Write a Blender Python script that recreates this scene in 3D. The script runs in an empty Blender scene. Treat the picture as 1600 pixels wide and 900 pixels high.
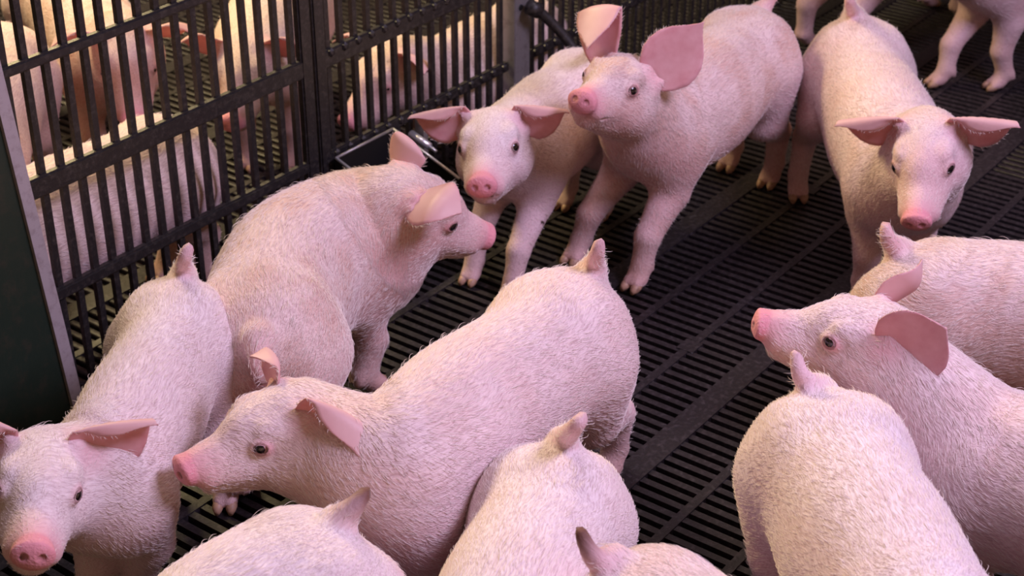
import bpy, bmesh, math, random, time
import numpy as np
from mathutils import Vector, Matrix

T0 = time.time()
scn = bpy.context.scene
rng = np.random.default_rng(7)
random.seed(7)

# ------------------------------------------------------------------ camera
# world: X runs along the floor beams and the pen fence, Y across them, Z up
H = 1.40
FOC = 2560.0                       # focal length in pixels of a 1600 px wide frame
PITCH = math.atan(1470 / FOC)
AB = math.radians(53.3047)
cd = bpy.data.cameras.new('camera')
cam = bpy.data.objects.new('camera', cd)
scn.collection.objects.link(cam)
scn.camera = cam
cd.sensor_width = 36
cd.lens = FOC / 1600 * 36
cd.clip_start = .05
right = Vector((math.cos(AB), -math.sin(AB), 0))
fwdh = Vector((math.sin(AB), math.cos(AB), 0))
fwd = fwdh * math.cos(PITCH) - Vector((0, 0, 1)) * math.sin(PITCH)
upc = right.cross(fwd)
cam.matrix_world = Matrix((
    (right.x, upc.x, -fwd.x, 0), (right.y, upc.y, -fwd.y, 0),
    (right.z, upc.z, -fwd.z, H), (0, 0, 0, 1)))
cd.dof.use_dof = True
cd.dof.focus_distance = 2.0
cd.dof.aperture_fstop = 9.0


def at(px, py, z=0.0):
    """point of the place at height z that a pixel of the photograph looks at"""
    d = fwd * FOC + right * (px - 800) - upc * (py - 450)
    t = (z - H) / d.z
    return np.array((d.x * t, d.y * t, z))


def atY(px, py, Y):
    d = fwd * FOC + right * (px - 800) - upc * (py - 450)
    t = Y / d.y
    return np.array((d.x * t, Y, H + d.z * t))


# ------------------------------------------------------------------ world, lights, exposure
w = bpy.data.worlds.new('barn_air')
scn.world = w
w.use_nodes = True
w.node_tree.nodes['Background'].inputs[0].default_value = (0.95, 0.60, 0.40, 1)
w.node_tree.nodes['Background'].inputs[1].default_value = 0.17


def area(name, loc, target, sx, sy, power, col):
    l = bpy.data.lights.new(name, 'AREA')
    l.shape = 'RECTANGLE'; l.size = sx; l.size_y = sy
    l.energy = power; l.color = col
    o = bpy.data.objects.new(name, l)
    o.location = loc
    o.rotation_euler = (Vector(target) - Vector(loc)).to_track_quat('-Z', 'Y').to_euler()
    scn.collection.objects.link(o)
    return o


area('ceiling_lamp', (1.8, -0.7, 2.5), (1.6, 1.0, 0.2), 1.3, 0.5, 82, (0.76, 0.65, 1.0))
area('ceiling_lamp', (2.0, 1.7, 3.0), (1.8, 1.1, 0), 1.2, 0.4, 20, (0.95, 0.80, 0.92))
area('pen_lamp', (2.1, 3.4, 1.9), (1.8, 2.1, 0.1), 0.9, 0.4, 88, (1.0, 0.78, 0.40))
scn.view_settings.view_transform = 'Standard'
scn.view_settings.look = 'None'
scn.view_settings.gamma = 1
scn.view_settings.exposure = -0.12


# ------------------------------------------------------------------ material helpers
def new_mat(name):
    m = bpy.data.materials.new(name)
    m.use_nodes = True
    nt = m.node_tree
    return m, nt, nt.nodes, nt.links, nt.nodes['Principled BSDF']


def inp(n, name, v):
    n.inputs[name].default_value = v


def N(ns, typ, **kw):
    n = ns.new(typ)
    for k, v in kw.items():
        setattr(n, k, v)
    return n


def ramp(ns, stops):
    r = ns.new('ShaderNodeValToRGB')
    while len(r.color_ramp.elements) < len(stops):
        r.color_ramp.elements.new(0.5)
    for e, (p, c) in zip(r.color_ramp.elements, stops):
        e.position = p
        e.color = tuple(c) + (1,) if len(c) == 3 else c
    return r


def mixc(ns, ln, fac, a, b, blend='MIX'):
    m = ns.new('ShaderNodeMix'); m.data_type = 'RGBA'; m.blend_type = blend
    for sock, v in ((m.inputs[0], fac), (m.inputs[6], a), (m.inputs[7], b)):
        if isinstance(v, (int, float)):
            sock.default_value = v
        elif isinstance(v, tuple):
            sock.default_value = v + (1,) if len(v) == 3 else v
        else:
            ln.new(v, sock)
    return m.outputs[2]


def mul(ns, ln, a, b, op='MULTIPLY', clamp=False):
    m = ns.new('ShaderNodeMath'); m.operation = op; m.use_clamp = clamp
    for i, v in enumerate((a, b)):
        if isinstance(v, (int, float)):
            m.inputs[i].default_value = v
        else:
            ln.new(v, m.inputs[i])
    return m.outputs[0]


def skin_material(name, base=(0.84, 0.66, 0.66), warm=(0.78, 0.52, 0.47), dirt=0.35):
    m, nt, ns, ln, P = new_mat(name)
    tint = N(ns, 'ShaderNodeVertexColor', layer_name='tint')
    sep = N(ns, 'ShaderNodeSeparateColor')
    ln.new(tint.outputs[0], sep.inputs[0])
    rest = N(ns, 'ShaderNodeAttribute', attribute_name='rest')
    # hair streaks: fine across the coat, long along it
    wob = N(ns, 'ShaderNodeTexNoise'); inp(wob, 'Scale', 14.0); inp(wob, 'Detail', 2)
    ln.new(rest.outputs['Vector'], wob.inputs['Vector'])
    va = N(ns, 'ShaderNodeVectorMath', operation='MULTIPLY_ADD')
    va.inputs[1].default_value = (0.035, 0.035, 0.035)
    ln.new(wob.outputs['Color'], va.inputs[0]); ln.new(rest.outputs['Vector'], va.inputs[2])
    mp = N(ns, 'ShaderNodeVectorMath', operation='MULTIPLY')
    mp.inputs[1].default_value = (48, 400, 400)
    ln.new(va.outputs[0], mp.inputs[0])
    streak = N(ns, 'ShaderNodeTexNoise'); inp(streak, 'Scale', 1.0); inp(streak, 'Detail', 3.0); inp(streak, 'Roughness', .6)
    ln.new(mp.outputs[0], streak.inputs['Vector'])
    blot = N(ns, 'ShaderNodeTexNoise'); inp(blot, 'Scale', 13.0); inp(blot, 'Detail', 4)
    ln.new(rest.outputs['Vector'], blot.inputs['Vector'])
    rb = ramp(ns, [(0.44, (0, 0, 0)), (0.60, (1, 1, 1))])
    ln.new(blot.outputs[0], rb.inputs[0])
    blot2 = N(ns, 'ShaderNodeTexNoise'); inp(blot2, 'Scale', 42.0); inp(blot2, 'Detail', 5)
    ln.new(rest.outputs['Vector'], blot2.inputs['Vector'])
    rb2 = ramp(ns, [(0.60, (0, 0, 0)), (0.74, (1, 1, 1))])
    ln.new(blot2.outputs[0], rb2.inputs[0])
    c = mixc(ns, ln, mul(ns, ln, rb.outputs[0], dirt), base, warm)
    c = mixc(ns, ln, mul(ns, ln, rb2.outputs[0], dirt * 0.5), c, (0.42, 0.27, 0.22))
    c = mixc(ns, ln, mul(ns, ln, sep.outputs['Green'], 1.0), c, (0.60, 0.43, 0.30))   # tan grime
    # hair tone only where there is hair (not on pink skin)
    rs = ramp(ns, [(0.34, (0.66, 0.56, 0.57)), (0.52, (0.98, 0.97, 0.97)), (0.70, (1.14, 1.17, 1.16))])
    ln.new(streak.outputs[0], rs.inputs[0])
    c = mixc(ns, ln, mul(ns, ln, mul(ns, ln, 1.0, sep.outputs['Red'], 'SUBTRACT', True), 0.75), c, mixc(ns, ln, 1.0, c, rs.outputs[0], 'MULTIPLY'))
    c = mixc(ns, ln, sep.outputs['Red'], c, (0.78, 0.29, 0.34))
    c = mixc(ns, ln, sep.outputs['Blue'], c, (0.17, 0.07, 0.05))
    ln.new(c, P.inputs['Base Color'])
    inp(P, 'Roughness', 0.62)
    inp(P, 'Specular IOR Level', 0.3)
    P.inputs['Sheen Weight'].default_value = 0.12
    bp = N(ns, 'ShaderNodeBump'); inp(bp, 'Strength', 0.5); inp(bp, 'Distance', 0.003)
    fine = N(ns, 'ShaderNodeTexNoise'); inp(fine, 'Scale', 260.0); inp(fine, 'Detail', 3)
    ln.new(rest.outputs['Vector'], fine.inputs['Vector'])
    hm = N(ns, 'ShaderNodeMix'); hm.data_type = 'FLOAT'
    ln.new(sep.outputs['Red'], hm.inputs[0]); ln.new(streak.outputs[0], hm.inputs[2]); ln.new(fine.outputs[0], hm.inputs[3])
    ln.new(hm.outputs[0], bp.inputs['Height'])
    ln.new(bp.outputs[0], P.inputs['Normal'])
    return m


def ear_material():
    m, nt, ns, ln, P = new_mat('ear_skin')
    tint = N(ns, 'ShaderNodeVertexColor', layer_name='tint')
    sep = N(ns, 'ShaderNodeSeparateColor'); ln.new(tint.outputs[0], sep.inputs[0])
    tc = N(ns, 'ShaderNodeTexCoord')
    no = N(ns, 'ShaderNodeTexNoise'); inp(no, 'Scale', 60.0); inp(no, 'Detail', 4)
    ln.new(tc.outputs['Object'], no.inputs['Vector'])
    r = ramp(ns, [(0.3, (0.72, 0.34, 0.36)), (0.7, (0.84, 0.48, 0.50))]); ln.new(no.outputs[0], r.inputs[0])
    c = mixc(ns, ln, sep.outputs['Red'], (0.84, 0.58, 0.55), r.outputs[0])
    c = mixc(ns, ln, sep.outputs['Blue'], c, (0.20, 0.08, 0.05))
    ln.new(c, P.inputs['Base Color'])
    inp(P, 'Roughness', 0.45)
    inp(P, 'Specular IOR Level', 0.35)
    # thin skin lets light through
    tr = N(ns, 'ShaderNodeBsdfTranslucent'); tr.inputs[0].default_value = (0.95, 0.30, 0.17, 1)
    mx = N(ns, 'ShaderNodeMixShader'); mx.inputs[0].default_value = 0.17
    ln.new(P.outputs[0], mx.inputs[1]); ln.new(tr.outputs[0], mx.inputs[2])
    ln.new(mx.outputs[0], ns['Material Output'].inputs[0])
    return m


def plain(name, col, rough=0.5, metal=0.0, spec=0.5, noise=None, bump=0.0, nscale=60):
    m, nt, ns, ln, P = new_mat(name)
    inp(P, 'Base Color', col + (1,)); inp(P, 'Roughness', rough); inp(P, 'Metallic', metal); inp(P, 'Specular IOR Level', spec)
    if noise is not None:
        tc = N(ns, 'ShaderNodeTexCoord')
        geo = N(ns, 'ShaderNodeNewGeometry')
        no = N(ns, 'ShaderNodeTexNoise'); inp(no, 'Scale', nscale); inp(no, 'Detail', 6); inp(no, 'Roughness', .65)
        ln.new(geo.outputs['Position'], no.inputs['Vector'])
        r = ramp(ns, [(0.50, col), (0.72, noise)]); ln.new(no.outputs[0], r.inputs[0])
        ln.new(r.outputs[0], P.inputs['Base Color'])
        if bump:
            bp = N(ns, 'ShaderNodeBump'); inp(bp, 'Strength', bump); inp(bp, 'Distance', 0.002)
            ln.new(no.outputs[0], bp.inputs['Height']); ln.new(bp.outputs[0], P.inputs['Normal'])
    return m


M_SKIN = skin_material('pig_skin')
M_SKIN_B = skin_material('pig_skin_tan', (0.80, 0.62, 0.60), (0.66, 0.42, 0.35), 0.7)
M_SKIN_W = skin_material('pig_skin_pale', (0.86, 0.73, 0.74), (0.82, 0.62, 0.60), 0.35)
M_SKIN_Y = skin_material('pig_skin_beyond', (0.80, 0.62, 0.55), (0.76, 0.52, 0.42), 0.25)
M_EAR = ear_material()
M_EYE = plain('eye_dark', (0.012, 0.008, 0.008), 0.08, spec=0.8)
M_HOOF = plain('hoof_horn', (0.50, 0.30, 0.20), 0.5, noise=(0.22, 0.12, 0.08), nscale=90)
M_PLASTIC = plain('black_plastic', (0.018, 0.016, 0.017), 0.42, noise=(0.060, 0.052, 0.046), bump=0.5, nscale=140)
M_SLAT = plain('slat_plastic', (0.014, 0.011, 0.013), 0.45, noise=(0.060, 0.050, 0.054), bump=0.6, nscale=120)
M_PIT = plain('pit_dark', (0.006, 0.005, 0.004), 0.9)
M_STEEL = plain('galvanised_steel', (0.36, 0.34, 0.34), 0.45, metal=0.6, noise=(0.24, 0.22, 0.21), nscale=50)
M_BRIGHT = plain('bright_steel', (0.75, 0.75, 0.78), 0.3, metal=0.7)
M_GREEN = plain('dark_green_board', (0.014, 0.028, 0.017), 0.55, noise=(0.035, 0.035, 0.022), bump=0.3, nscale=40)
M_TROUGH = plain('trough_black', (0.008, 0.008, 0.009), 0.5)
M_STRIP = plain('worn_grey_edge', (0.42, 0.37, 0.38), 0.5, noise=(0.30, 0.25, 0.25), nscale=70)

m_h, nt, ns, ln, P = new_mat('bristle')
inp(P, 'Base Color', (0.86, 0.76, 0.72, 1)); inp(P, 'Roughness', 0.45); inp(P, 'Specular IOR Level', 0.4)
M_HAIR = m_h


# ------------------------------------------------------------------ object helpers
def link(o, parent=None):
    scn.collection.objects.link(o)
    if parent is not None:
        o.parent = parent
    return o


def thing(name, label, cat, loc=(0, 0, 0), group=None):
    o = bpy.data.objects.new(name, None)
    o.location = loc
    o.empty_display_size = .05
    link(o)
    o['label'] = label; o['category'] = cat
    if group: o['group'] = group
    return o


def np_mesh(name, V, F, mats, smooth=True, fmat=None):
    """V (n,3), F (m,3 or 4)"""
    me = bpy.data.meshes.new(name)
    V = np.asarray(V, np.float32); F = np.asarray(F, np.int32)
    k = F.shape[1]
    me.vertices.add(len(V)); me.vertices.foreach_set('co', V.ravel())
    me.loops.add(F.size); me.loops.foreach_set('vertex_index', F.ravel())
    me.polygons.add(len(F))
    me.polygons.foreach_set('loop_start', np.arange(0, F.size, k, dtype=np.int32))
    for m in mats: me.materials.append(m)
    if fmat is not None:
        me.polygons.foreach_set('material_index', fmat.astype(np.int32))
    me.update(calc_edges=True)
    me.validate()
    if smooth:
        me.polygons.foreach_set('use_smooth', np.ones(len(me.polygons), bool))
    return me


def bm_obj(name, bm, mat, parent=None, smooth=False):
    me = bpy.data.meshes.new(name)
    bm.to_mesh(me); bm.free()
    me.materials.append(mat)
    if smooth:
        me.polygons.foreach_set('use_smooth', np.ones(len(me.polygons), bool))
    return link(bpy.data.objects.new(name, me), parent)


def add_box(bm, c, s, M=None):
    r = bmesh.ops.create_cube(bm, size=1)
    for v in r['verts']:
        v.co = Vector((v.co.x * s[0] + c[0], v.co.y * s[1] + c[1], v.co.z * s[2] + c[2]))
        if M is not None: v.co = M @ v.co
    return r['verts']


def add_tube(bm, pts, rad, seg=8, caps=True):
    pts = [Vector(p) for p in pts]
    rads = rad if isinstance(rad, (list, tuple)) else [rad] * len(pts)
    rings = []
    ref = None
    for i, p in enumerate(pts):
        t = (pts[min(i + 1, len(pts) - 1)] - pts[max(i - 1, 0)]).normalized()
        if ref is None: ref = t.orthogonal().normalized()
        ref = (ref - t * ref.dot(t)).normalized()
        b = t.cross(ref)
        rings.append([bm.verts.new(p + (ref * math.cos(2 * math.pi * k / seg) + b * math.sin(2 * math.pi * k / seg)) * rads[i]) for k in range(seg)])
    for a, b in zip(rings, rings[1:]):
        for k in range(seg):
            bm.faces.new((a[k], a[(k + 1) % seg], b[(k + 1) % seg], b[k]))
    if caps:
        bm.faces.new(rings[0][::-1]); bm.faces.new(rings[-1])


# ------------------------------------------------------------------ FLOOR
floor = bpy.data.objects.new('floor', None); link(floor); floor['kind'] = 'structure'
PIT = .022            # slot pitch
ROW = .3325           # width of one row of slats
Y0 = 1.003            # centre of the wide beam that crosses the picture
XA, XB = 0.55, 4.6
YA, YB = Y0 - 6 * ROW, Y0 + 11 * ROW
wide = []
for r in range(-6, 12):
    yc = Y0 + r * ROW
    bm = bmesh.new()
    add_box(bm, ((XA + XB) / 2, 0, -.0135), (XB - XA, .042, .0290))
    bmesh.ops.bevel(bm, geom=[e for e in bm.edges if abs(e.verts[0].co.x - e.verts[1].co.x) > 1], offset=.003, segments=1)
    # seam between panels along the beam
    o = bm_obj('floor_beam', bm, M_SLAT, floor); o.location = (0, yc, 0)
    for k in (1, 2):
        yn = yc + k * ROW / 3
        bm = bmesh.new()
        add_box(bm, ((XA + XB) / 2, 0, -.0140), (XB - XA, .014, .0290))
        bmesh.ops.bevel(bm, geom=[e for e in bm.edges if abs(e.verts[0].co.x - e.verts[1].co.x) > 1], offset=.002, segments=1)
        o = bm_obj('floor_rib', bm, M_SLAT, floor); o.location = (0, yn, 0)


def slat_bm():
    bm = bmesh.new()
    L = ROW - .036
    add_box(bm, (0, 0, -.0155), (.0115, L, .029))
    bmesh.ops.bevel(bm, geom=[e for e in bm.edges if abs(e.verts[0].co.y - e.verts[1].co.y) > .1 and e.verts[0].co.z > -.01], offset=.003, segments=2)
    return bm


bm = slat_bm()
slat_me = bpy.data.meshes.new('slat'); bm.to_mesh(slat_me); bm.free(); slat_me.materials.append(M_SLAT)
wide_me = None
cands = []
n = int((XB - XA) / PIT)
for r in range(-6, 11):
    for i in range(n):
        x = XA + i * PIT; y = Y0 + (r + .5) * ROW
        d = Vector((x, y, -H)); zc = d.dot(fwd)
        px = 800 + FOC * d.dot(right) / zc; py = 450 - FOC * d.dot(upc) / zc
        vis = -60 < px < 1660 and -20 < py < 940
        cands.append((vis, zc, x, y, px, py))
# the 300 slats that show largest become parts, the rest one joined part
near = sorted([c for c in cands if c[0] and c[3] < 1.8], key=lambda c: c[1] + (0 if c[4] > 200 and not (c[4] < 640 and c[5] > 620) else 1.0))[:290]
nearset = set((c[2], c[3]) for c in near)
far_V, far_F = [], []
sv = np.array([v.co for v in slat_me.vertices]); 
slat_me.calc_loop_triangles()
sf = np.array([t.vertices for t in slat_me.loop_triangles])
off = 0
for c in cands:
    if (c[2], c[3]) in nearset:
        o = bpy.data.objects.new('slat', slat_me); o.location = (c[2], c[3], 0); link(o, floor)
    elif -400 < c[4] < 2100 and c[5] < 1300:
        far_V.append(sv + np.array((c[2], c[3], 0))); far_F.append(sf + off); off += len(sv)
me = np_mesh('slat_field', np.concatenate(far_V), np.concatenate(far_F), [M_SLAT], smooth=False)
o = bpy.data.objects.new('slat_field', me); link(o, floor); o['kind'] = 'stuff'
# pads where two panels meet across a rib
for (x, y) in ((1.975, Y0 + ROW / 3), (2.60, Y0 + ROW / 3), (1.35, Y0 + ROW / 3), (1.975, Y0 - 2 * ROW / 3), (2.60, Y0 - 2 * ROW / 3), (2.60, Y0 + 2 * ROW / 3)):
    bm = bmesh.new(); add_box(bm, (0, 0, -.013), (.034, .030, .0285))
    bmesh.ops.bevel(bm, geom=list(bm.edges), offset=.002, segments=1)
    o = bm_obj('panel_joint', bm, M_SLAT, floor); o.location = (x, y, 0)
bm = bmesh.new(); add_box(bm, ((XA + XB) / 2, (YA + YB) / 2, -.36), (XB - XA + 1, YB - YA + 1, .02))
o = bm_obj('pit_bottom', bm, M_PIT, floor)

# ------------------------------------------------------------------ FENCE
FY = 1.80
fence = thing('pen_fence', 'black plastic pen fence of upright bars on three rails along the left', 'fence', (1.9, FY, 0))


def fpart(name, c, s, mat=M_PLASTIC, bev=.003, par=None, ax=None):
    par = par or fence
    bm = bmesh.new(); add_box(bm, (0, 0, 0), s)
    if bev:
        bmesh.ops.bevel(bm, geom=list(bm.edges), offset=bev, segments=2 if bev > .0025 else 1, affect='EDGES')
    o = bm_obj(name, bm, mat, par); o.location = Vector(c) - par.location
    return o


ZB, ZT = .02, .74
RAILS = ((.183, .020), (.362, .032), (.545, .016), (.725, .03))
BARP = .0345
XP = 2.420                 # steel post
XJ = 1.850                 # where two panels meet
bar_bm = bmesh.new(); add_box(bar_bm, (0, 0, 0), (.0105, .0090, ZT - ZB))
bmesh.ops.bevel(bar_bm, geom=[e for e in bar_bm.edges if abs(e.verts[0].co.z - e.verts[1].co.z) > .1], offset=.002, segments=2)
bar_me = bpy.data.meshes.new('fence_bar'); bar_bm.to_mesh(bar_me); bar_bm.free(); bar_me.materials.append(M_PLASTIC)
for k in range(-9, 60):
    if k in (0,): continue
    x = XJ + (.042 + (k - 1) * BARP if k > 0 else -.042 + (k + 1) * BARP)
    if XP - .032 < x < XP + .032: continue
    o = bpy.data.objects.new('fence_bar', bar_me); link(o, fence); o.location = Vector((x, FY, (ZB + ZT) / 2)) - fence.location
for k in range(-24, -9):
    x = XJ - .042 + (k + 1) * BARP
    o = bpy.data.objects.new('fence_bar', bar_me); link(o, fence); o.location = Vector((x, FY, (ZB + ZT) / 2)) - fence.location
for x0, x1 in ((1.0, XJ - .004), (XJ + .004, XP - .027), (XP + .027, 3.9)):
    for i, (z, h) in enumerate(RAILS):
        fpart('rail', ((x0 + x1) / 2, FY - .004, z), (x1 - x0, .014, h), bev=.003)
for x in (XJ - .0165, XJ + .0165):
    fpart('stile', (x, FY - .004, (ZB + ZT) / 2), (.028, .016, ZT - ZB), bev=.003)
# small studs where the bars cross the lower rails
stud = bmesh.new(); bmesh.ops.create_icosphere(stud, subdivisions=1, radius=.0085)
for v in stud.verts: v.co.y *= .7
stud_me = bpy.data.meshes.new('stud'); stud.to_mesh(stud_me); stud.free(); stud_me.materials.append(M_PLASTIC)
for k in range(1, 30):
    x = XJ + .042 + (k - 1) * BARP
    if XP - .032 < x < XP + .032: continue
    for z in (.186, .372):
        o = bpy.data.objects.new('stud', stud_me); link(o, fence); o.location = Vector((x, FY - .011, z)) - fence.location

# steel channel post between the panels
post = thing('steel_post', 'galvanised steel channel post in the black fence behind the small pig', 'post', (XP, FY, 0))
fpart('web', (XP, FY - .020, .40), (.048, .003, .74), M_STEEL, 0, post)
fpart('flange', (XP - .0235, FY - .005, .40), (.003, .03, .74), M_STEEL, 0, post)
fpart('flange', (XP + .0235, FY - .005, .40), (.003, .03, .74), M_STEEL, 0, post)
for z in (.085, .30, .52):
    bm = bmesh.new(); add_tube(bm, [(-.006, -.0235, z), (-.006, -.0205, z)], .006, 10)
    bm_obj('bolt_hole', bm, M_TROUGH, post)
# black drinker pipe
pipe = thing('water_pipe', 'black plastic water pipe curving down from the steel post', 'pipe', (2.40, FY - .03, .30))
b0 = atY(836, 12, FY - .05); b1 = atY(862, 35, FY - .07); b2 = atY(892, 62, FY - .10); b3 = atY(905, 95, FY - .12)
bm = bmesh.new()
cs = []
for t in np.linspace(0, 1, 14):
    p = (1 - t) ** 3 * b0 + 3 * (1 - t) ** 2 * t * b1 + 3 * (1 - t) * t * t * b2 + t ** 3 * b3
    cs.append(Vector(p) - pipe.location)
add_tube(bm, cs, .0105, 12); bm_obj('hose', bm, M_PLASTIC, pipe, True)
bm = bmesh.new(); add_tube(bm, [cs[0] + Vector((-.012, .006, .004)), cs[1]], .0155, 12); bm_obj('coupling', bm, M_PLASTIC, pipe, True)

# dark green board with a worn grey edge, bottom left
board = thing('green_board', 'dark green upright board with a worn grey edge strip at the far left', 'board', (1.1, 1.62, 0))
PB = 1.77
pa = atY(0, 185, PB); pb = atY(110, 617, PB)
pb[2] = max(pb[2], .0)
topx = pa[0] + (pa[0] - pb[0]) * (.60 - pa[2]) / (pa[2] - pb[2])
bm = bmesh.new()
q = [(pb[0], 0), (topx, .60), (.60, .60), (.60, 0)]
f1 = [bm.verts.new((x, PB - .006, z)) for x, z in q]; f2 = [bm.verts.new((x, PB + .006, z)) for x, z in q]
bm.faces.new(f1); bm.faces.new(f2[::-1])
for i in range(4): bm.faces.new((f1[i], f2[i], f2[(i + 1) % 4], f1[(i + 1) % 4]))
bmesh.ops.recalc_face_normals(bm, faces=bm.faces)
bmesh.ops.translate(bm, verts=bm.verts, vec=-board.location)
bm_obj('panel', bm, M_GREEN, board)
bm = bmesh.new()
dirv = Vector((topx - pb[0], 0, .60)).normalized()
L = .60 / dirv.z
Mx = Matrix.Translation(Vector((pb[0] + .004, PB - .006, 0)) - board.location) @ dirv.to_track_quat('Z', 'Y').to_matrix().to_4x4()
add_box(bm, (0, 0, L / 2), (.013, .020, L), Mx)
bmesh.ops.bevel(bm, geom=list(bm.edges), offset=.002, segments=2)
bm_obj('edge_strip', bm, M_STRIP, board)

# feeder trough hung on the fence
tr = thing('feed_trough', 'black feed trough with thin bright steel rim against the fence', 'trough', (2.0, FY - .03, 0))
tl = atY(525, 247, FY - .03); trr = atY(614, 200, FY - .03)
zt = tl[2]; x0, x1 = tl[0], trr[0]
dv = at(672, 272, .09) - trr
TP = [Vector((x0, FY - .03, zt)), Vector((x1, FY - .03, zt)), Vector((x1, FY - .18, zt - .055)), Vector((x0, FY - .18, zt - .055))]
bm = bmesh.new()
def quadbox(bm, P, thick):
    nrm = (P[1] - P[0]).cross(P[2] - P[0]).normalized() * thick
    a = [bm.verts.new(p) for p in P]; b = [bm.verts.new(p + nrm) for p in P]
    bm.faces.new(a[::-1]); bm.faces.new(b)
    k = len(P)
    for i in range(k): bm.faces.new((a[i], a[(i + 1) % k], b[(i + 1) % k], b[i]))
loc = tr.location
def tq(name, P, mat=M_TROUGH, th=.003):
    bm = bmesh.new(); quadbox(bm, [p - loc for p in P], th)
    bmesh.ops.recalc_face_normals(bm, faces=bm.faces)
    return bm_obj(name, bm, mat, tr)
lo = lambda p, z=.01: Vector((p.x, p.y, z))
tq('back_plate', [TP[0], TP[1], lo(TP[1]), lo(TP[0])])
tq('side_plate', [TP[1], TP[2], lo(TP[2]), lo(TP[1])])
tq('side_plate', [TP[0], TP[3], lo(TP[3]), lo(TP[0])])
tq('front_lip', [lo(TP[2], .06), lo(TP[3], .06), lo(TP[3]), lo(TP[2])])
tq('bottom', [lo(TP[0], .012), lo(TP[1], .012), lo(TP[2], .012), lo(TP[3], .012)])
for a, b in ((1, 2), (0, 3)):
    bm = bmesh.new(); add_tube(bm, [TP[a] - loc, TP[b] - loc], .0028, 8); o = bm_obj('side_rim', bm, M_BRIGHT, tr, True)
bm = bmesh.new(); add_tube(bm, [TP[0] - loc, TP[1] - loc], .0026, 8); bm_obj('back_rim', bm, M_STEEL, tr, True)
# drinker nipple beside the trough
dn = thing('drinker_nipple', 'small shiny steel drinker nipple on the fence right of the trough', 'drinker', tuple(atY(648, 212, FY - .03)))
bm = bmesh.new(); add_tube(bm, [(0, 0.01, 0), (0, -.035, -.012)], [.009, .007], 10); bm_obj('nipple_body', bm, M_BRIGHT, dn, True)
bm = bmesh.new(); add_tube(bm, [(0, -.034, -.012), (0, -.05, -.018)], [.004, .003], 8); bm_obj('nipple_pin', bm, M_BRIGHT, dn, True)
bm = bmesh.new(); add_box(bm, (.022, .002, -.02), (.012, .02, .09)); bm_obj('bracket', bm, M_STEEL, dn)

# barn walls and roof far outside the picture keep the light indoors
XW = 7.5
bm = bmesh.new(); add_box(bm, (XW, 1.5, 1.2), (.1, 12, 3.4)); wl = bm_obj('wall_back', bm, plain('barn_wall', (0.10, 0.08, 0.07), 0.9), None); wl['kind'] = 'structure'


# ------------------------------------------------------------------ SDF pig
def nrm(v):
    v = np.asarray(v, float); return v / np.linalg.norm(v)


def smin(a, b, k):
    h = np.clip(0.5 + 0.5 * (b - a) / k, 0, 1)
    return b + (a - b) * h - k * h * (1 - h)


class Ell:
    def __init__(s, c, r, R=np.eye(3)):
        s.c = np.asarray(c, float); s.r = np.asarray(r, float); s.R = np.asarray(R, float)   # columns of R = axes
        s.ext = np.sqrt(((s.R * s.r) ** 2).sum(1))
    def box(s): return s.c - s.ext, s.c + s.ext
    def __call__(s, P):
        q = (P - s.c) @ s.R
        a = np.sqrt(((q / s.r) ** 2).sum(-1)); b = np.sqrt(((q / s.r ** 2) ** 2).sum(-1))
        return a * (a - 1) / np.maximum(b, 1e-6)


class Cap:
    def __init__(s, a, b, ra, rb):
        s.a = np.asarray(a, float); s.b = np.asarray(b, float); s.ra = ra; s.rb = rb
    def box(s):
        m = max(s.ra, s.rb)
        return np.minimum(s.a, s.b) - m, np.maximum(s.a, s.b) + m
    def __call__(s, P):
        d = s.b - s.a
        t = np.clip(((P - s.a) @ d) / (d @ d + 1e-12), 0, 1)
        return np.linalg.norm(P - s.a - t[..., None] * d, axis=-1) - (s.ra + (s.rb - s.ra) * t)


BIG = 0.06


class Group:
    """prims smooth-joined with k"""
    def __init__(s, prims, k, pad=0.03):
        s.p = prims; s.k = k; s.pad = pad
    def boxes(s):
        lo = np.min([p.box()[0] for p in s.p], 0); hi = np.max([p.box()[1] for p in s.p], 0)
        return lo, hi
    def pts(s, P):
        out = np.full(len(P), BIG)
        for p in s.p:
            lo, hi = p.box()
            m = ((P > lo - s.pad) & (P < hi + s.pad)).all(1)
            if not m.any(): continue
            d = p(P[m])
            out[m] = np.minimum(out[m], d) if s.k == 0 else smin(out[m], d, s.k)
        return out


def model_pts(groups, subs, P):
    out = np.full(len(P), BIG)
    for g, k in groups:
        d = g.pts(P)
        out = smin(out, d, k)
    for p, k in subs:
        lo, hi = p.box()
        m = ((P > lo - .02) & (P < hi + .02)).all(1)
        if m.any():
            out[m] = -smin(-out[m], p(P[m]), k)
    return out


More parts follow.
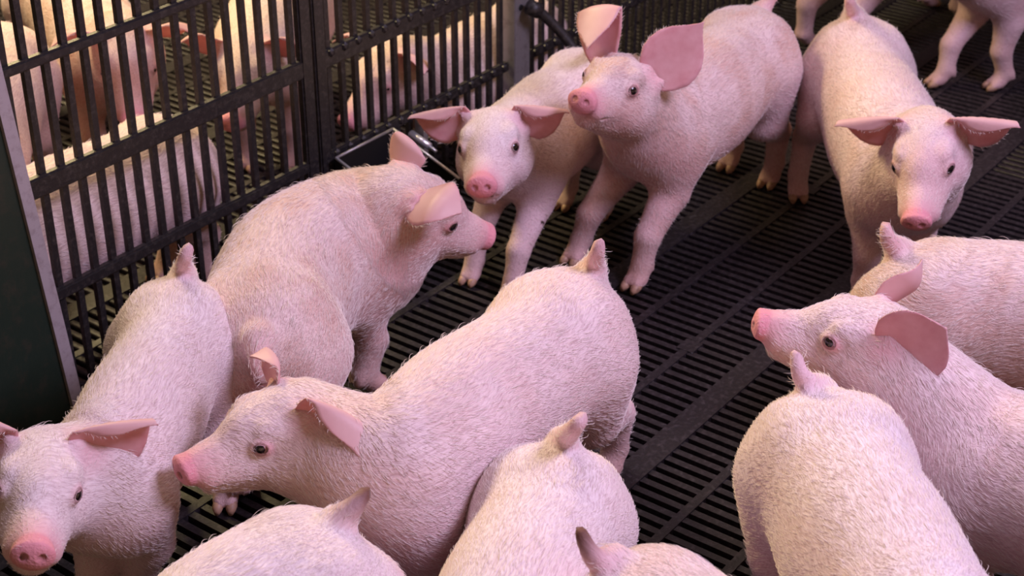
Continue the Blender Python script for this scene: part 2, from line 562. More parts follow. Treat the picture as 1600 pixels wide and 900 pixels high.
def surface_nets(D, org, h):
    ins = D < 0
    c = [ins[i:ins.shape[0] - 1 + i, j:ins.shape[1] - 1 + j, k:ins.shape[2] - 1 + k] for i in (0, 1) for j in (0, 1) for k in (0, 1)]
    s = sum(x.astype(np.int8) for x in c)
    cells = np.argwhere((s > 0) & (s < 8))
    vid = np.full(s.shape, -1, np.int32); vid[tuple(cells.T)] = np.arange(len(cells))
    acc = np.zeros((len(cells), 3)); cnt = np.zeros(len(cells))
    cor = np.array([(i, j, k) for i in (0, 1) for j in (0, 1) for k in (0, 1)])
    vals = np.stack([D[cells[:, 0] + a, cells[:, 1] + b, cells[:, 2] + e] for a, b, e in cor], 1)
    for i in range(8):
        for j in range(i + 1, 8):
            if abs(cor[i] - cor[j]).sum() != 1: continue
            m = (vals[:, i] < 0) != (vals[:, j] < 0)
            t = vals[m, i] / (vals[m, i] - vals[m, j])
            acc[m] += cor[i] + t[:, None] * (cor[j] - cor[i]); cnt[m] += 1
    V = org + h * (cells + acc / cnt[:, None])
    F = []
    for ax in range(3):
        a, b = [(1, 2), (2, 0), (0, 1)][ax]
        sl0 = [slice(None)] * 3; sl1 = [slice(None)] * 3
        sl0[ax] = slice(0, -1); sl1[ax] = slice(1, None)
        I0 = ins[tuple(sl0)]; I1 = ins[tuple(sl1)]
        e = np.argwhere(I0 != I1)
        e = e[(e[:, a] > 0) & (e[:, b] > 0) & (e[:, a] < vid.shape[a]) & (e[:, b] < vid.shape[b])]
        fl = I0[tuple(e.T)]
        da = np.zeros(3, int); da[a] = 1; db = np.zeros(3, int); db[b] = 1
        q = np.stack([vid[tuple(x.T)] for x in (e - da - db, e - db, e, e - da)], 1)
        q = np.where(fl[:, None], q, q[:, ::-1])
        F.append(q)
    F = np.concatenate(F)
    return V, F[(F >= 0).all(1)]


def refine(V, T, sel):
    """conformal 1-to-4 split of selected triangles"""
    E = np.sort(np.concatenate([T[:, [0, 1]], T[:, [1, 2]], T[:, [2, 0]]]), 1)
    key = E[:, 0].astype(np.int64) * len(V) + E[:, 1]
    uq, inv = np.unique(key, return_inverse=True)
    inv = inv.reshape(3, -1).T
    mark = np.zeros(len(uq), bool); mark[inv[sel].ravel()] = True
    # two marked edges -> mark the third
    for _ in range(3):
        two = mark[inv].sum(1) == 2
        if not two.any(): break
        mark[inv[two].ravel()] = True
    idx = np.full(len(uq), -1); idx[mark] = len(V) + np.arange(mark.sum())
    a = (uq[mark] // len(V)).astype(int); b = (uq[mark] % len(V)).astype(int)
    V2 = np.concatenate([V, (V[a] + V[b]) / 2])
    me = idx[inv]; n = (me >= 0).sum(1)
    out = [T[n == 0]]
    t = T[n == 3]; m = me[n == 3]
    out += [np.stack([t[:, 0], m[:, 0], m[:, 2]], 1), np.stack([m[:, 0], t[:, 1], m[:, 1]], 1), np.stack([m[:, 2], m[:, 1], t[:, 2]], 1), m]
    for k in range(3):
        s = (n == 1) & (me[:, k] >= 0)
        t = T[s]; m = me[s][:, k]
        i, j, l = k, (k + 1) % 3, (k + 2) % 3
        out += [np.stack([t[:, i], m, t[:, l]], 1), np.stack([m, t[:, j], t[:, l]], 1)]
    return V2, np.concatenate(out)


def catmull(P, n):
    P = np.asarray(P, float)
    Q = np.vstack([2 * P[0] - P[1], P, 2 * P[-1] - P[-2]])
    out = []; us = []
    for i in range(len(P) - 1):
        p0, p1, p2, p3 = Q[i:i + 4]
        for t in np.linspace(0, 1, n, endpoint=False):
            out.append(.5 * (2 * p1 + (p2 - p0) * t + (2 * p0 - 5 * p1 + 4 * p2 - p3) * t * t + (3 * p1 - p0 - 3 * p2 + p3) * t ** 3)); us.append(i + t)
    out.append(P[-1]); us.append(len(P) - 1)
    return np.array(out), np.array(us)


U_ = [0, .25, .6, 1.0, 1.5, 2, 2.5, 3, 3.4, 3.7, 4]
W_ = [.052, .080, .096, .098, .101, .104, .101, .094, .082, .072, .060]
H_ = [.058, .086, .104, .108, .112, .117, .119, .117, .100, .084, .068]


def ear_mesh(O, R, k, side, e):
    """leaf shaped sheet, cupped along its length and folded over towards its tip"""
    L = e.get('L', .105) * k; W = e.get('W', .040) * k
    nv, nu = 30, 15
    v = np.linspace(0, 1, nv)[:, None]; u = np.linspace(-1, 1, nu)[None, :]
    if e.get('round'):
        prof = np.interp(v[:, 0], [0, .12, .3, .45, .6, .75, .88, .96, 1], [.45, .72, .95, 1.0, .98, .88, .66, .40, .12])[:, None]
    else:
        prof = np.interp(v[:, 0], [0, .12, .3, .45, .6, .75, .88, .96, 1], [.48, .74, .98, 1.0, .92, .70, .40, .18, .03])[:, None]
    q = u * prof * W                       # across
    s = v * L * (1 - .10 * u ** 2) + 0 * q - .010 * k * (1 - v)
    cup = e.get('cup', 1.5) * (1 - .6 * v) / W * .5 + 1e-3   # curvature
    x = np.sin(q * cup) / cup
    nz = (1 - np.cos(q * cup)) / cup       # toward face
    P = np.stack([s, x, nz], -1)           # local: along, across, face
    for (sf, ang, obl, bl) in e.get('folds', []):
        ob = math.radians(obl); d = np.array((math.cos(ob), math.sin(ob)))
        t = P[..., 0] * d[0] + P[..., 1] * d[1]
        ds = t - sf * L
        bl = bl * L
        th = np.radians(ang) * np.clip(ds / bl, 0, 1)
        A = np.radians(ang)
        rad = bl / A
        n0 = P[..., 2]
        # position along an arc bending towards +face when ang>0
        along = np.where(ds > 0, rad * np.sin(th) + np.maximum(ds - bl, 0) * np.cos(A), ds)
        nn = np.where(ds > 0, rad * (1 - np.cos(th)) + np.maximum(ds - bl, 0) * np.sin(A), 0)
        along = along - np.where(ds > 0, n0 * np.sin(th), 0)
        nn = nn + n0 * np.cos(th)
        dd = along + sf * L - t
        P = np.stack([P[..., 0] + dd * d[0], P[..., 1] + dd * d[1], nn], -1)
    # frame
    D = nrm(e['dir']); Fc = np.asarray(e['face'], float); Fc = nrm(Fc - D * (Fc @ D)); Ac = np.cross(Fc, D)
    B = np.stack([D, Ac, Fc], 1)
    loc = P.reshape(-1, 3) @ B.T
    loc = loc + np.array(e.get('root', (-.018, .050, .040))) * k
    if side < 0: loc = loc * np.array((1, -1, 1))
    W3 = (loc @ R.T + O).reshape(nv, nu, 3)
    du = np.gradient(W3, axis=1); dvv = np.gradient(W3, axis=0)
    nn = np.cross(du, dvv); nn /= np.linalg.norm(nn, axis=-1, keepdims=True) + 1e-9
    th = (.0026 * (1 - .55 * np.abs(u) ** 3) * (1 - .45 * v) * k)[..., None]
    A1 = (W3 + nn * th).reshape(-1, 3); A2 = (W3 - nn * th).reshape(-1, 3)
    V = np.concatenate([A1, A2]); n = nv * nu
    F = []
    for i in range(nv - 1):
        for j in range(nu - 1):
            a, b, c, d = i * nu + j, i * nu + j + 1, (i + 1) * nu + j + 1, (i + 1) * nu + j
            F.append((a, b, c, d)); F.append((n + d, n + c, n + b, n + a))
    ring = [j for j in range(nu)] + [i * nu + nu - 1 for i in range(1, nv)] + [(nv - 1) * nu + j for j in range(nu - 2, -1, -1)] + [i * nu for i in range(nv - 2, 0, -1)]
    for a, b in zip(ring, ring[1:] + ring[:1]):
        F.append((b, a, n + a, n + b))
    F = np.array(F)
    tri = np.concatenate([F[:, [0, 1, 2]], F[:, [0, 2, 3]]])
    # outward normals: fix orientation by the sign of the thickness side
    pink = np.ones(2 * n) * .55
    inner = np.repeat([0.0, 1.0] if side > 0 else [1.0, 0.0], n)
    vv = np.tile(np.repeat(v[:, 0], nu), 2); uu = np.tile(np.tile(u[0], nv), 2)
    pink = .20 + .55 * inner + .35 * np.clip(np.abs(uu), 0, 1) ** 3 + .15 * vv
    br = inner * np.clip((.16 - vv) * 9, 0, 1) * np.clip(1.4 - np.abs(uu) * 2.2, 0, 1) * .75  # shade of the ear cavity put into the tint as brown
    tint = np.stack([np.clip(pink, 0, 1), np.zeros_like(pink), br, np.ones_like(pink)], 1)
    # rims get hairs too: return centre sheet for them
    return V, tri, tint, W3


def default_ear(kind):
    E = {
        'erect': dict(dir=(-.25, .55, .8), face=(.75, .55, -.1), L=.115, W=.043, cup=1.3, folds=[]),
        'side': dict(dir=(.05, .95, .35), face=(.75, -.1, -.4), L=.10, W=.040, cup=1.4, folds=[(.45, 60, 20, .2)]),
        'fold': dict(dir=(-.15, .70, .70), face=(.80, .30, -.2), L=.105, W=.040, cup=1.1, folds=[(.42, 110, 0, .18)]),
        'flop': dict(dir=(.0, .93, .24), face=(.9, .05, -.15), L=.108, W=.050, cup=1.2, folds=[(.27, 130, 62, .20)]),
        'back': dict(dir=(-.85, .45, .35), face=(.2, .8, .3), L=.10, W=.038, cup=1.2, folds=[]),
    }
    return dict(E[kind])


G_IN = 'young pigs in the near pen'
G_OUT = 'pigs beyond the black fence'


def make_pig(name, label, P, head, feet=None, ears=None, tail=None, k=.90, mat=None, res=.0078,
             hairs=9000, refine_head=True, eyes=True, legs=(1, 1, 1, 1), wide=1.0, group=None, grime=None, cat='pig', earcut=True, pinkrump=None, tsize=1.0):
    mat = mat or M_SKIN
    P = [np.asarray(p, float) for p in P]
    Z = np.array((0, 0, 1.0))
    W = np.interp(np.arange(0, 4.01, .05), U_, W_) * k * wide; Hh = np.interp(np.arange(0, 4.01, .05), U_, H_) * k
    wf = lambda u: np.interp(u, np.arange(0, 4.01, .05), W); hf = lambda u: np.interp(u, np.arange(0, 4.01, .05), Hh)
    # head frame
    kh = head.get('k', k)
    group = group or (G_OUT if 'beyond the fence' in label else G_IN)
    if 'O' in head:
        x = nrm(head['x']); y = nrm(np.cross(head['z'], x)); z = np.cross(x, y)
        O = np.array(head['O'])
        head = dict(head, Q=O + (x * -.030 + z * .055) * kh, S=O + (x * .150 - z * .022) * kh, M=np.stack([x, y, z], 1))
    Q, S = np.asarray(head['Q'], float), np.asarray(head['S'], float)
    Sl, Ql = np.array((.150, 0, -.022)) * kh, np.array((-.030, 0, .055)) * kh
    vl = Sl - Ql; beta = math.atan2(-vl[2], vl[0])
    v = nrm(S - Q)
    y = nrm(np.cross(Z, v)); roll = math.radians(head.get('roll', 0))
    y = y * math.cos(roll) + np.cross(v, y) * math.sin(roll)
    nn = np.cross(v, y)
    x = math.cos(beta) * v + math.sin(beta) * nn
    z = -math.sin(beta) * v + math.cos(beta) * nn
    R = head['M'] if 'M' in head else np.stack([x, y, z], 1)
    mid = (Q + S) / 2
    O = mid - R @ ((Sl + Ql) / 2)
    hw = lambda p: O + R @ (np.asarray(p, float) * kh)

    C = [p - Z * hf(u) for p, u in zip(P, (0, 1, 2, 3))]
    C.append(hw((-.030, 0, -.008)))
    cs, us = catmull(C, 14)
    T = np.gradient(cs, axis=0); T /= np.linalg.norm(T, axis=1)[:, None]
    trunk = []
    frames = []
    for c, u, t in zip(cs, us, T):
        s = nrm(np.cross(Z, t)); up = np.cross(t, s)
        frames.append(np.stack([t, s, up], 1))
        ww, h_ = wf(u), hf(u)
        trunk.append(Ell(c, (min(ww, h_) * .8, ww, h_), frames[-1]))
    frames = np.array(frames)
    def fr(u):
        i = int(round(u * 14)); return cs[i], frames[i]
    def body(u, a, s, zz):
        c, Fm = fr(u); return c + Fm[:, 0] * a * k + Fm[:, 1] * s * k + Z * zz * k
    gt = Group(trunk, 0)
    # muscles
    mus = []
    for sgn in (1, -1):
        c, Fm = fr(.55)
        mus.append(Ell(body(.50, -.005, sgn * .052 * wide, -.030), (.088 * k, .050 * k, .105 * k), Fm))
        c, Fm = fr(3)
        mus.append(Ell(body(2.9, .01, sgn * .052 * wide, -.018), (.062 * k, .046 * k, .088 * k), Fm))
    mus.append(Ell(body(1.9, 0, 0, -.030), (.15 * k, .088 * k * wide, .100 * k), fr(1.9)[1]))
    gm = Group(mus, .02)
    groups = [(gt, .01), (gm, .028)]
    # legs
    legpts = []
    hoofs = []
    zs = 1.0
    for i, (u, sgn, fh) in enumerate(((2.95, 1, 1), (2.95, -1, 1), (.50, 1, 0), (.50, -1, 0))):
        if not legs[i]: continue
        c, Fm = fr(u)
        F = nrm(Fm[:, 0] * np.array((1, 1, 0)))
        sd = nrm(np.cross(Z, F))
        side = sgn * (.052 if fh else .050) * k
        if feet and feet[i] is not None:
            ft = np.array((feet[i][0], feet[i][1], feet[i][2] if len(feet[i]) > 2 else 0.0))
        else:
            ft = np.array((c[0], c[1], 0)) + sd * side + F * (.0 if fh else -.02) * k
        top = c + sd * side
        zt = top[2]
        if fh:
            J0 = top + np.array((0, 0, -.03 * k)); J1 = J0 * .62 + ft * .38 - F * .018 * k; J1[2] = ft[2] + max(.17 * k, .0)
            J2 = J0 * .22 + ft * .78 + F * .006 * k; J2[2] = ft[2] + .098 * k
            J3 = ft - F * .004 * k + Z * .040 * k
            J4 = ft + F * .010 * k + Z * .020 * k
            ch = [(J0, .052), (J1, .036), (J2, .0245), (J3, .0200), (J4, .0175)]
        else:
            J0 = top + np.array((0, 0, -.03 * k)); J1 = J0 * .60 + ft * .40 + F * .030 * k; J1[2] = ft[2] + .185 * k
            J2 = J0 * .22 + ft * .78 - F * .034 * k; J2[2] = ft[2] + .118 * k
            J3 = ft - F * .010 * k + Z * .042 * k
            J4 = ft + F * .008 * k + Z * .020 * k
            ch = [(J0, .068), (J1, .048), (J2, .0255), (J3, .0200), (J4, .0175)]
        pr = [Cap(a[0], b[0], a[1] * k, b[1] * k) for a, b in zip(ch, ch[1:])]
        # toes: a cleft foot, two toes and two dew claws
        for q in (1, -1):
            tb = J4 + sd * q * .009 * k; te = ft + F * .026 * k + sd * q * .0115 * k + Z * .013 * k
            pr.append(Cap(tb, te, .0125 * k, .0095 * k))
            hoofs.append((te, F, sd * q, k))
            db = J3 - F * .014 * k + sd * q * .010 * k - Z * .002 * k
            pr.append(Cap(db, db - F * .008 * k - Z * .014 * k, .006 * k, .004 * k))
        groups.append((Group(pr, .010 * k), .030 * k))
        legpts.append(ch)
    # head
    Rk = R
    hp = [
        Ell(hw((-.004, 0, .002)), np.array((.064, .055, .058)) * kh, Rk),
        Ell(hw((.030, 0, .006)), np.array((.060, .041, .045)) * kh, Rk),
        Ell(hw((-.006, .034, -.028)), np.array((.056, .032, .042)) * kh, Rk),
        Ell(hw((-.006, -.034, -.028)), np.array((.056, .032, .042)) * kh, Rk),
        Cap(hw((.045, 0, -.006)), hw((.132, 0, -.020)), .036 * kh, .0225 * kh),
        Cap(hw((.045, .015, -.026)), hw((.112, .015, -.031)), .031 * kh, .0195 * kh),
        Cap(hw((.045, -.015, -.026)), hw((.112, -.015, -.031)), .031 * kh, .0195 * kh),
        Cap(hw((.010, .012, -.050)), hw((.104, .006, -.050)), .030 * kh, .0150 * kh),
        Cap(hw((.010, -.012, -.050)), hw((.104, -.006, -.050)), .030 * kh, .0150 * kh),
        # brow ridges
        Ell(hw((.032, .034, .030)), np.array((.022, .014, .014)) * kh, Rk),
        Ell(hw((.032, -.034, .030)), np.array((.022, .014, .014)) * kh, Rk),
    ]
    Rt = Rk @ np.array([[math.cos(.20), 0, math.sin(.20)], [0, 1, 0], [-math.sin(.20), 0, math.cos(.20)]])
    disc = [Ell(hw((.145, 0, -.0215)), np.array((.0085, .0255, .0205)) * kh, Rt), Ell(hw((.140, 0, -.0215)), np.array((.011, .0245, .0195)) * kh, Rt)]
    gh = Group(hp, .014 * kh)
    groups.append((gh, .034 * k))
    groups.append((Group(disc, .004), .005 * kh))
    EY = (.050, .0395, .0125)
    eaxes = []
    for sg in (1, -1):
        ed = nrm((.50, sg * .86, .12)); eh = nrm(np.cross((0, 0, 1), ed)); ev = np.cross(ed, eh)
        eaxes.append(R @ np.stack([ed, eh, ev], 1))
        groups.append((Group([Ell(hw((EY[0], sg * EY[1], EY[2])), np.array((.0118, .0150, .0125)) * kh, eaxes[-1])], 0), .009 * kh))
    # ear roots
    ears = ears or ('fold', 'fold')
    es = []
    for sg, e in zip((1, -1), ears):
        if e is None: continue
        if isinstance(e, str): e = default_ear(e)
        rt = np.array(e.get('root', (-.018, .046, .036)))
        d = nrm(e['dir'])
        m3 = np.array((1, sg, 1))
        fc = np.asarray(e['face'], float); fc = nrm(fc - d * (fc @ d)); ac = np.cross(fc, d)
        prs = []
        for q in (-1, 0, 1):
            a = (rt - d * .014 + ac * q * .010 - fc * (.004 if q == 0 else -.002)) * m3
            b = (rt + d * .006 + ac * q * .016 - fc * (.006 if q == 0 else -.002)) * m3
            prs.append(Cap(hw(a), hw(b), .0115 * kh, .006 * kh))
        groups.append((Group(prs, .010 * kh), .020 * kh))
        es.append((sg, e))
    # tail
    tp = None
    if tail is not None:
        if isinstance(tail, str):
            e0 = C[0] - frames[0][:, 0] * .050 * k
            tail = [e0 + Z * .012 * k - frames[0][:, 0] * .008 * k, e0 - Z * .016 * k - frames[0][:, 0] * .010 * k]
        tp = [np.asarray(t, float) for t in tail]
        base = C[0] + Z * .035 * k - fr(0)[1][:, 0] * .028 * k
        if len(tp) >= 1:
            pts = [base] + tp
            cc, _ = catmull(pts, 5)
            rr = np.interp(np.linspace(0, 1, len(cc)), [0, .25, .6, 1], [.022, .0135, .0095, .0065]) * k * tsize
            groups.append((Group([Cap(a, b, r0, r1) for a, b, r0, r1 in zip(cc, cc[1:], rr, rr[1:])], .004), .018 * k))
            tailpts = cc
    subs = []
    if refine_head:
        for sg in (1, -1):
            subs.append((Cap(hw((.162, sg * .0105, -.0200)), hw((.138, sg * .0095, -.0210)), .0050 * kh, .0038 * kh), .003 * kh))
            ea = eaxes[0 if sg > 0 else 1]
            subs.append((Ell(hw((EY[0], sg * EY[1], EY[2])) + ea[:, 0] * .012 * kh, np.array((.016, .0100, .0066)) * kh, ea), .002 * kh))
            # mouth line
            mp = [(.128, sg * .012, -.0440), (.112, sg * .0300, -.0420), (.088, sg * .0405, -.0400), (.068, sg * .0500, -.0330)]
            for a, b in zip(mp, mp[1:]):
                subs.append((Cap(hw(a), hw(b), .0024 * kh, .0024 * kh), .003 * kh))
            # crease behind the disc
        # crease above the nose and across the snout
    # ---- grid
    lo = np.array([1e9] * 3); hi = -lo
    for g, kk in groups:
        a, b = g.boxes(); lo = np.minimum(lo, a); hi = np.maximum(hi, b)
    lo -= .02; hi += .02
    lo[2] = max(lo[2], -.02)
    h = res
    dims = np.ceil((hi - lo) / h).astype(int) + 1
    D = np.full(dims, BIG, np.float32)
    ax = [lo[i] + h * np.arange(dims[i]) for i in range(3)]
    for g, kk in groups:
        tmp = None
        gl, gh_ = g.boxes()
        i0 = np.maximum(((gl - .035 - lo) / h).astype(int), 0); i1 = np.minimum(((gh_ + .035 - lo) / h).astype(int) + 2, dims)
        tmp = np.full(i1 - i0, BIG, np.float32)
        for p in g.p:
            pl, ph = p.box()
            j0 = np.maximum(((pl - g.pad - lo) / h).astype(int), i0); j1 = np.minimum(((ph + g.pad - lo) / h).astype(int) + 2, i1)
            if (j1 <= j0).any(): continue
            X, Y, Zz = np.meshgrid(ax[0][j0[0]:j1[0]], ax[1][j0[1]:j1[1]], ax[2][j0[2]:j1[2]], indexing='ij')
            d = p(np.stack([X, Y, Zz], -1)).astype(np.float32)
            sl = tuple(slice(a - c_, b - c_) for a, b, c_ in zip(j0, j1, i0))
            tmp[sl] = np.minimum(tmp[sl], d) if g.k == 0 else smin(tmp[sl], d, g.k)
        sl = tuple(slice(a, b) for a, b in zip(i0, i1))
        D[sl] = smin(D[sl], tmp, kk)
    V, F = surface_nets(D, lo, h)
    Tt = np.concatenate([F[:, [0, 1, 2]], F[:, [0, 2, 3]]])

    def project(V, it=2, m=None):
        e = .0012
        for _ in range(it):
            Pm = V if m is None else V[m]
            d0 = model_pts(groups, subs, Pm)
            g = np.stack([model_pts(groups, subs, Pm + np.eye(3)[i] * e) - d0 for i in range(3)], 1) / e
            st = d0[:, None] * g / np.maximum((g ** 2).sum(1), .25)[:, None]
            st = np.clip(st, -.004, .004)
            if m is None: V = V - st
            else: V[m] = V[m] - st
        return V
    V = project(V, 1)
    if refine_head:
        cen = V[Tt].mean(1); hl = (cen - O) @ R / kh
        sel = (hl[:, 0] > -.02) & (np.abs(hl[:, 1]) < .075) & (np.abs(hl[:, 2] + .01) < .075) & (hl[:, 0] < .18)
        V, Tt = refine(V, Tt, sel)
        hl = (V - O) @ R / kh
        V = project(V, 2, (hl[:, 0] > -.03) & (np.abs(hl[:, 1]) < .08) & (np.abs(hl[:, 2] + .01) < .08) & (hl[:, 0] < .19))
        cen = V[Tt].mean(1); hl = (cen - O) @ R / kh
        sel = ((hl[:, 0] > .115) | ((hl[:, 0] > .058) & (hl[:, 2] < -.022))) & (np.abs(hl[:, 1]) < .055) & (np.abs(hl[:, 2] + .02) < .04)
        for sg in (1, -1):
            sel |= np.linalg.norm(hl - np.array((EY[0], sg * (EY[1] + .006), EY[2])), axis=1) < .022
        V, Tt = refine(V, Tt, sel)
        hl = (V - O) @ R / kh
        mm = (hl[:, 0] > .055) & (np.abs(hl[:, 1]) < .06) & (np.abs(hl[:, 2] + .02) < .05)
        for sg in (1, -1):
            mm |= np.linalg.norm(hl - np.array((EY[0], sg * (EY[1] + .006), EY[2])), axis=1) < .026
        V = project(V, 3, mm)
    # refine feet once
    # ---- attributes
    hl = (V - O) @ R / kh
    dsp = ((V[:, None, :] - cs[None]) ** 2).sum(-1)
    ni = dsp.argmin(1)
    arc = np.concatenate([[0], np.cumsum(np.linalg.norm(np.diff(cs, axis=0), axis=1))])
    dl = V - cs[ni]; fl = frames[ni]
    rest = np.stack([arc[ni] + (dl * fl[:, :, 0]).sum(1), (dl * fl[:, :, 1]).sum(1), (dl * fl[:, :, 2]).sum(1)], 1) / k
    inhead = np.clip((hl[:, 0] + .02) / .03, 0, 1) * (np.linalg.norm(hl * np.array((.6, 1, 1)), axis=1) < .12)
    pink = np.zeros(len(V))
    # nose disc and bridge
    inh = (np.abs(hl[:, 1]) < .07) & (np.abs(hl[:, 2] + .01) < .08) & (hl[:, 0] > .0) & (hl[:, 0] < .19)
    sn = np.clip((hl[:, 0] - .085) / .05, 0, 1) ** 1.4 * .62 + np.clip((hl[:, 0] - .132) / .006, 0, 1) * .30
    sn *= np.clip((hl[:, 2] + .062) / .02, .35, 1)
    pink = np.maximum(pink, np.where(inh, sn, 0))
    for sg in (1, -1):
        d = np.linalg.norm((hl - np.array((EY[0], sg * (EY[1] + .008), EY[2]))) * np.array((1, .8, 1.1)), axis=1)
        pink = np.maximum(pink, np.where(inh, .62 * np.clip(1.55 - d / .0125, 0, 1), 0))
        d = np.linalg.norm((hl - np.array((-.018, sg * .05, .04))), axis=1)
        pink = np.maximum(pink, .40 * np.clip(1.5 - d / .028, 0, 1))
    # lower legs a bit pinker, hoof ends
    pink = np.maximum(pink, np.clip((.12 * k - V[:, 2]) / (.1 * k), 0, 1) * .28)
    pink = np.maximum(pink, np.clip(-(rest[:, 2]) / .3, 0, .22))
    grimev = np.clip((.16 * k - V[:, 2]) / (.12 * k), 0, 1) * .40
    if grime:
        for (gx, gy, gz, gr, ga) in grime:
            d = np.linalg.norm(V - np.array((gx, gy, gz)), axis=1); grimev = np.maximum(grimev, ga * np.clip(1.4 - d / gr, 0, 1))
    brown = np.zeros(len(V))
    if tp is not None:
        d = np.linalg.norm(V - tailpts[-1], axis=1)
        dt = ((V[:, None] - tailpts[None]) ** 2).sum(-1).min(1) ** .5
        pink = np.maximum(pink, np.where(dt < .024 * k, .38, 0) * np.clip(1.6 - dt / .016, 0, 1))
        brown = np.where(dt < .03, np.clip(1.3 - d / (.030 if head.get('tipbrown') else .014), 0, 1), 0) * (head.get('tipbrown', .25))
    if pinkrump is not None:
        c, rad, am = pinkrump
        c = C[0] - frames[0][:, 0] * .050 * k - Z * .040 * k
        spot = np.linalg.norm(V - c, axis=1)
        d = np.linalg.norm(V - np.asarray(c), axis=1)
        pink = np.maximum(pink, am * np.clip(1.5 - d / rad, 0, 1))
    # nostrils dark
    for sg in (1, -1):
        d = np.linalg.norm((hl - np.array((.146, sg * .0103, -.0205))) * np.array((.5, 1, 1)), axis=1)
        brown = np.maximum(brown, np.where(inh, np.clip(1.5 - d / .0052, 0, 1) * .9, 0))
        d = np.linalg.norm((hl - np.array((EY[0] + .002, sg * (EY[1] + .004), EY[2]))), axis=1)
        brown = np.maximum(brown, np.where(inh & (d < .0115), .75, 0) * .7)
    if pinkrump is not None:
        brown = np.maximum(brown, .6 * np.clip(1.4 - spot / .009, 0, 1))
    tint = np.stack([np.clip(pink, 0, 1), np.clip(grimev, 0, 1), brown, np.ones(len(V))], 1)
    nb = len(V)
    fm = np.zeros(len(Tt), np.int32)
    Vs, Ts, tints, rests, fms = [V], [Tt], [tint], [rest], [fm]
    offs = len(V)
    earsheets = []
    for sg, e in es:
        ev, ef, et, sheet = ear_mesh(O, R, kh, sg, e)
        earsheets.append(sheet)
        Vs.append(ev); Ts.append(ef + offs); offs += len(ev); tints.append(et)
        rests.append((ev - O) / k); fms.append(np.ones(len(ef), np.int32))
    base = np.array((cs[28][0], cs[28][1], 0.0))
    root = thing(name, label, cat, tuple(base), group)
    VV = np.concatenate(Vs) - base
    me = np_mesh('body', VV, np.concatenate(Ts), [mat, M_EAR], True, np.concatenate(fms))
    a = me.color_attributes.new('tint', 'FLOAT_COLOR', 'POINT'); a.data.foreach_set('color', np.concatenate(tints).astype(np.float32).ravel())
    a = me.attributes.new('rest', 'FLOAT_VECTOR', 'POINT'); a.data.foreach_set('vector', np.concatenate(rests).astype(np.float32).ravel())
    ob = bpy.data.objects.new('body', me); link(ob, root)
    if eyes:
        for sg in (1, -1):
            bm = bmesh.new(); bmesh.ops.create_uvsphere(bm, u_segments=16, v_segments=10, radius=.0104 * kh)
            bmesh.ops.translate(bm, verts=bm.verts, vec=Vector(hw((EY[0], sg * EY[1], EY[2])) + eaxes[0 if sg > 0 else 1][:, 0] * .0012 * kh - base))
            bm_obj('eye', bm, M_EYE, root, True)
    # hooves
    for te, F, sd, kk in hoofs:
        bm = bmesh.new()
        rings = []
        for (a, r, zz, hh) in ((-.006, .0088, .012, .010), (.002, .0100, .0105, .0105), (.010, .0085, .0085, .0085), (.0165, .0045, .006, .006)):
            ring = []
            for t in range(8):
                an = 2 * math.pi * t / 8
                p = te * np.array((1, 1, 0)) + F * a * kk + sd * r * kk * math.cos(an) * 1.0 + Z * (zz + hh * math.sin(an)) * kk + Z * (te[2] - .013 * kk)
                ring.append(bm.verts.new(p - base))
            rings.append(ring)
        for a_, b_ in zip(rings, rings[1:]):
            for t in range(8): bm.faces.new((a_[t], a_[(t + 1) % 8], b_[(t + 1) % 8], b_[t]))
        bm.faces.new(rings[0][::-1]); bm.faces.new(rings[-1])
        bmesh.ops.recalc_face_normals(bm, faces=bm.faces)
        bm_obj('hoof', bm, M_HOOF, root, True)
    # ---- bristles
    if hairs:
        hairs = int(hairs * 1.35)
        tv = V[Tt]; cr = np.cross(tv[:, 1] - tv[:, 0], tv[:, 2] - tv[:, 0]); ar = np.linalg.norm(cr, axis=1) / 2
        fn = cr / np.maximum(ar[:, None] * 2, 1e-12)
        tn = tint[Tt].mean(1); cz = tv.mean(1)
        wgt = ar * (1 - np.clip(tn[:, 0] * 1.5, 0, .95)) * np.where(tn[:, 2] > .15, 0, 1) * np.clip((cz[:, 2] - .02) / .08, .1, 1)
        # only the side that the photographer's half of the pen can see, plus a margin
        vd = np.array((0, 0, H)) - cz; vd /= np.linalg.norm(vd, axis=1)[:, None]
        wgt = wgt * ((fn * vd).sum(1) > -.35)
        hmask = ((cz - O) @ R / kh)
        ishead = (hmask[:, 0] > -.01) & (np.abs(hmask[:, 1]) < .075) & (np.abs(hmask[:, 2]) < .085)
        wgt = wgt * np.where(ishead, 1.3, 1)
        pick = rng.choice(len(Tt), hairs, p=wgt / wgt.sum())
        r1 = np.sqrt(rng.random(hairs)); r2 = rng.random(hairs)
        t3 = tv[pick]
        root_p = (1 - r1)[:, None] * t3[:, 0] + (r1 * (1 - r2))[:, None] * t3[:, 1] + (r1 * r2)[:, None] * t3[:, 2]
        n_ = fn[pick]
        ii = ni[Tt[pick, 0]]
        Tdir = -frames[ii][:, :, 0]
        ih = ishead[pick]
        Tdir = np.where(ih[:, None], -R[:, 0][None], Tdir)
        lat = rest[Tt[pick, 0]]
        down = np.array((0, 0, -1.0))[None] * np.where(ih, .15, .55)[:, None]
        wv = rest[Tt[pick, 0]] * 30
        sw = np.stack([np.sin(wv[:, 1] * 1.3 + wv[:, 0]), np.cos(wv[:, 0] * 1.1 + wv[:, 2]), np.sin(wv[:, 2] * .9 - wv[:, 0] * .8)], 1) * .22
        g = Tdir + down + sw + rng.normal(0, .11, (hairs, 3))
        g = g - n_ * (g * n_).sum(1)[:, None]
        g /= np.linalg.norm(g, axis=1)[:, None] + 1e-9
        ln_ = (rng.uniform(.0075, .0155, hairs) * np.where(ih, .75, 1))
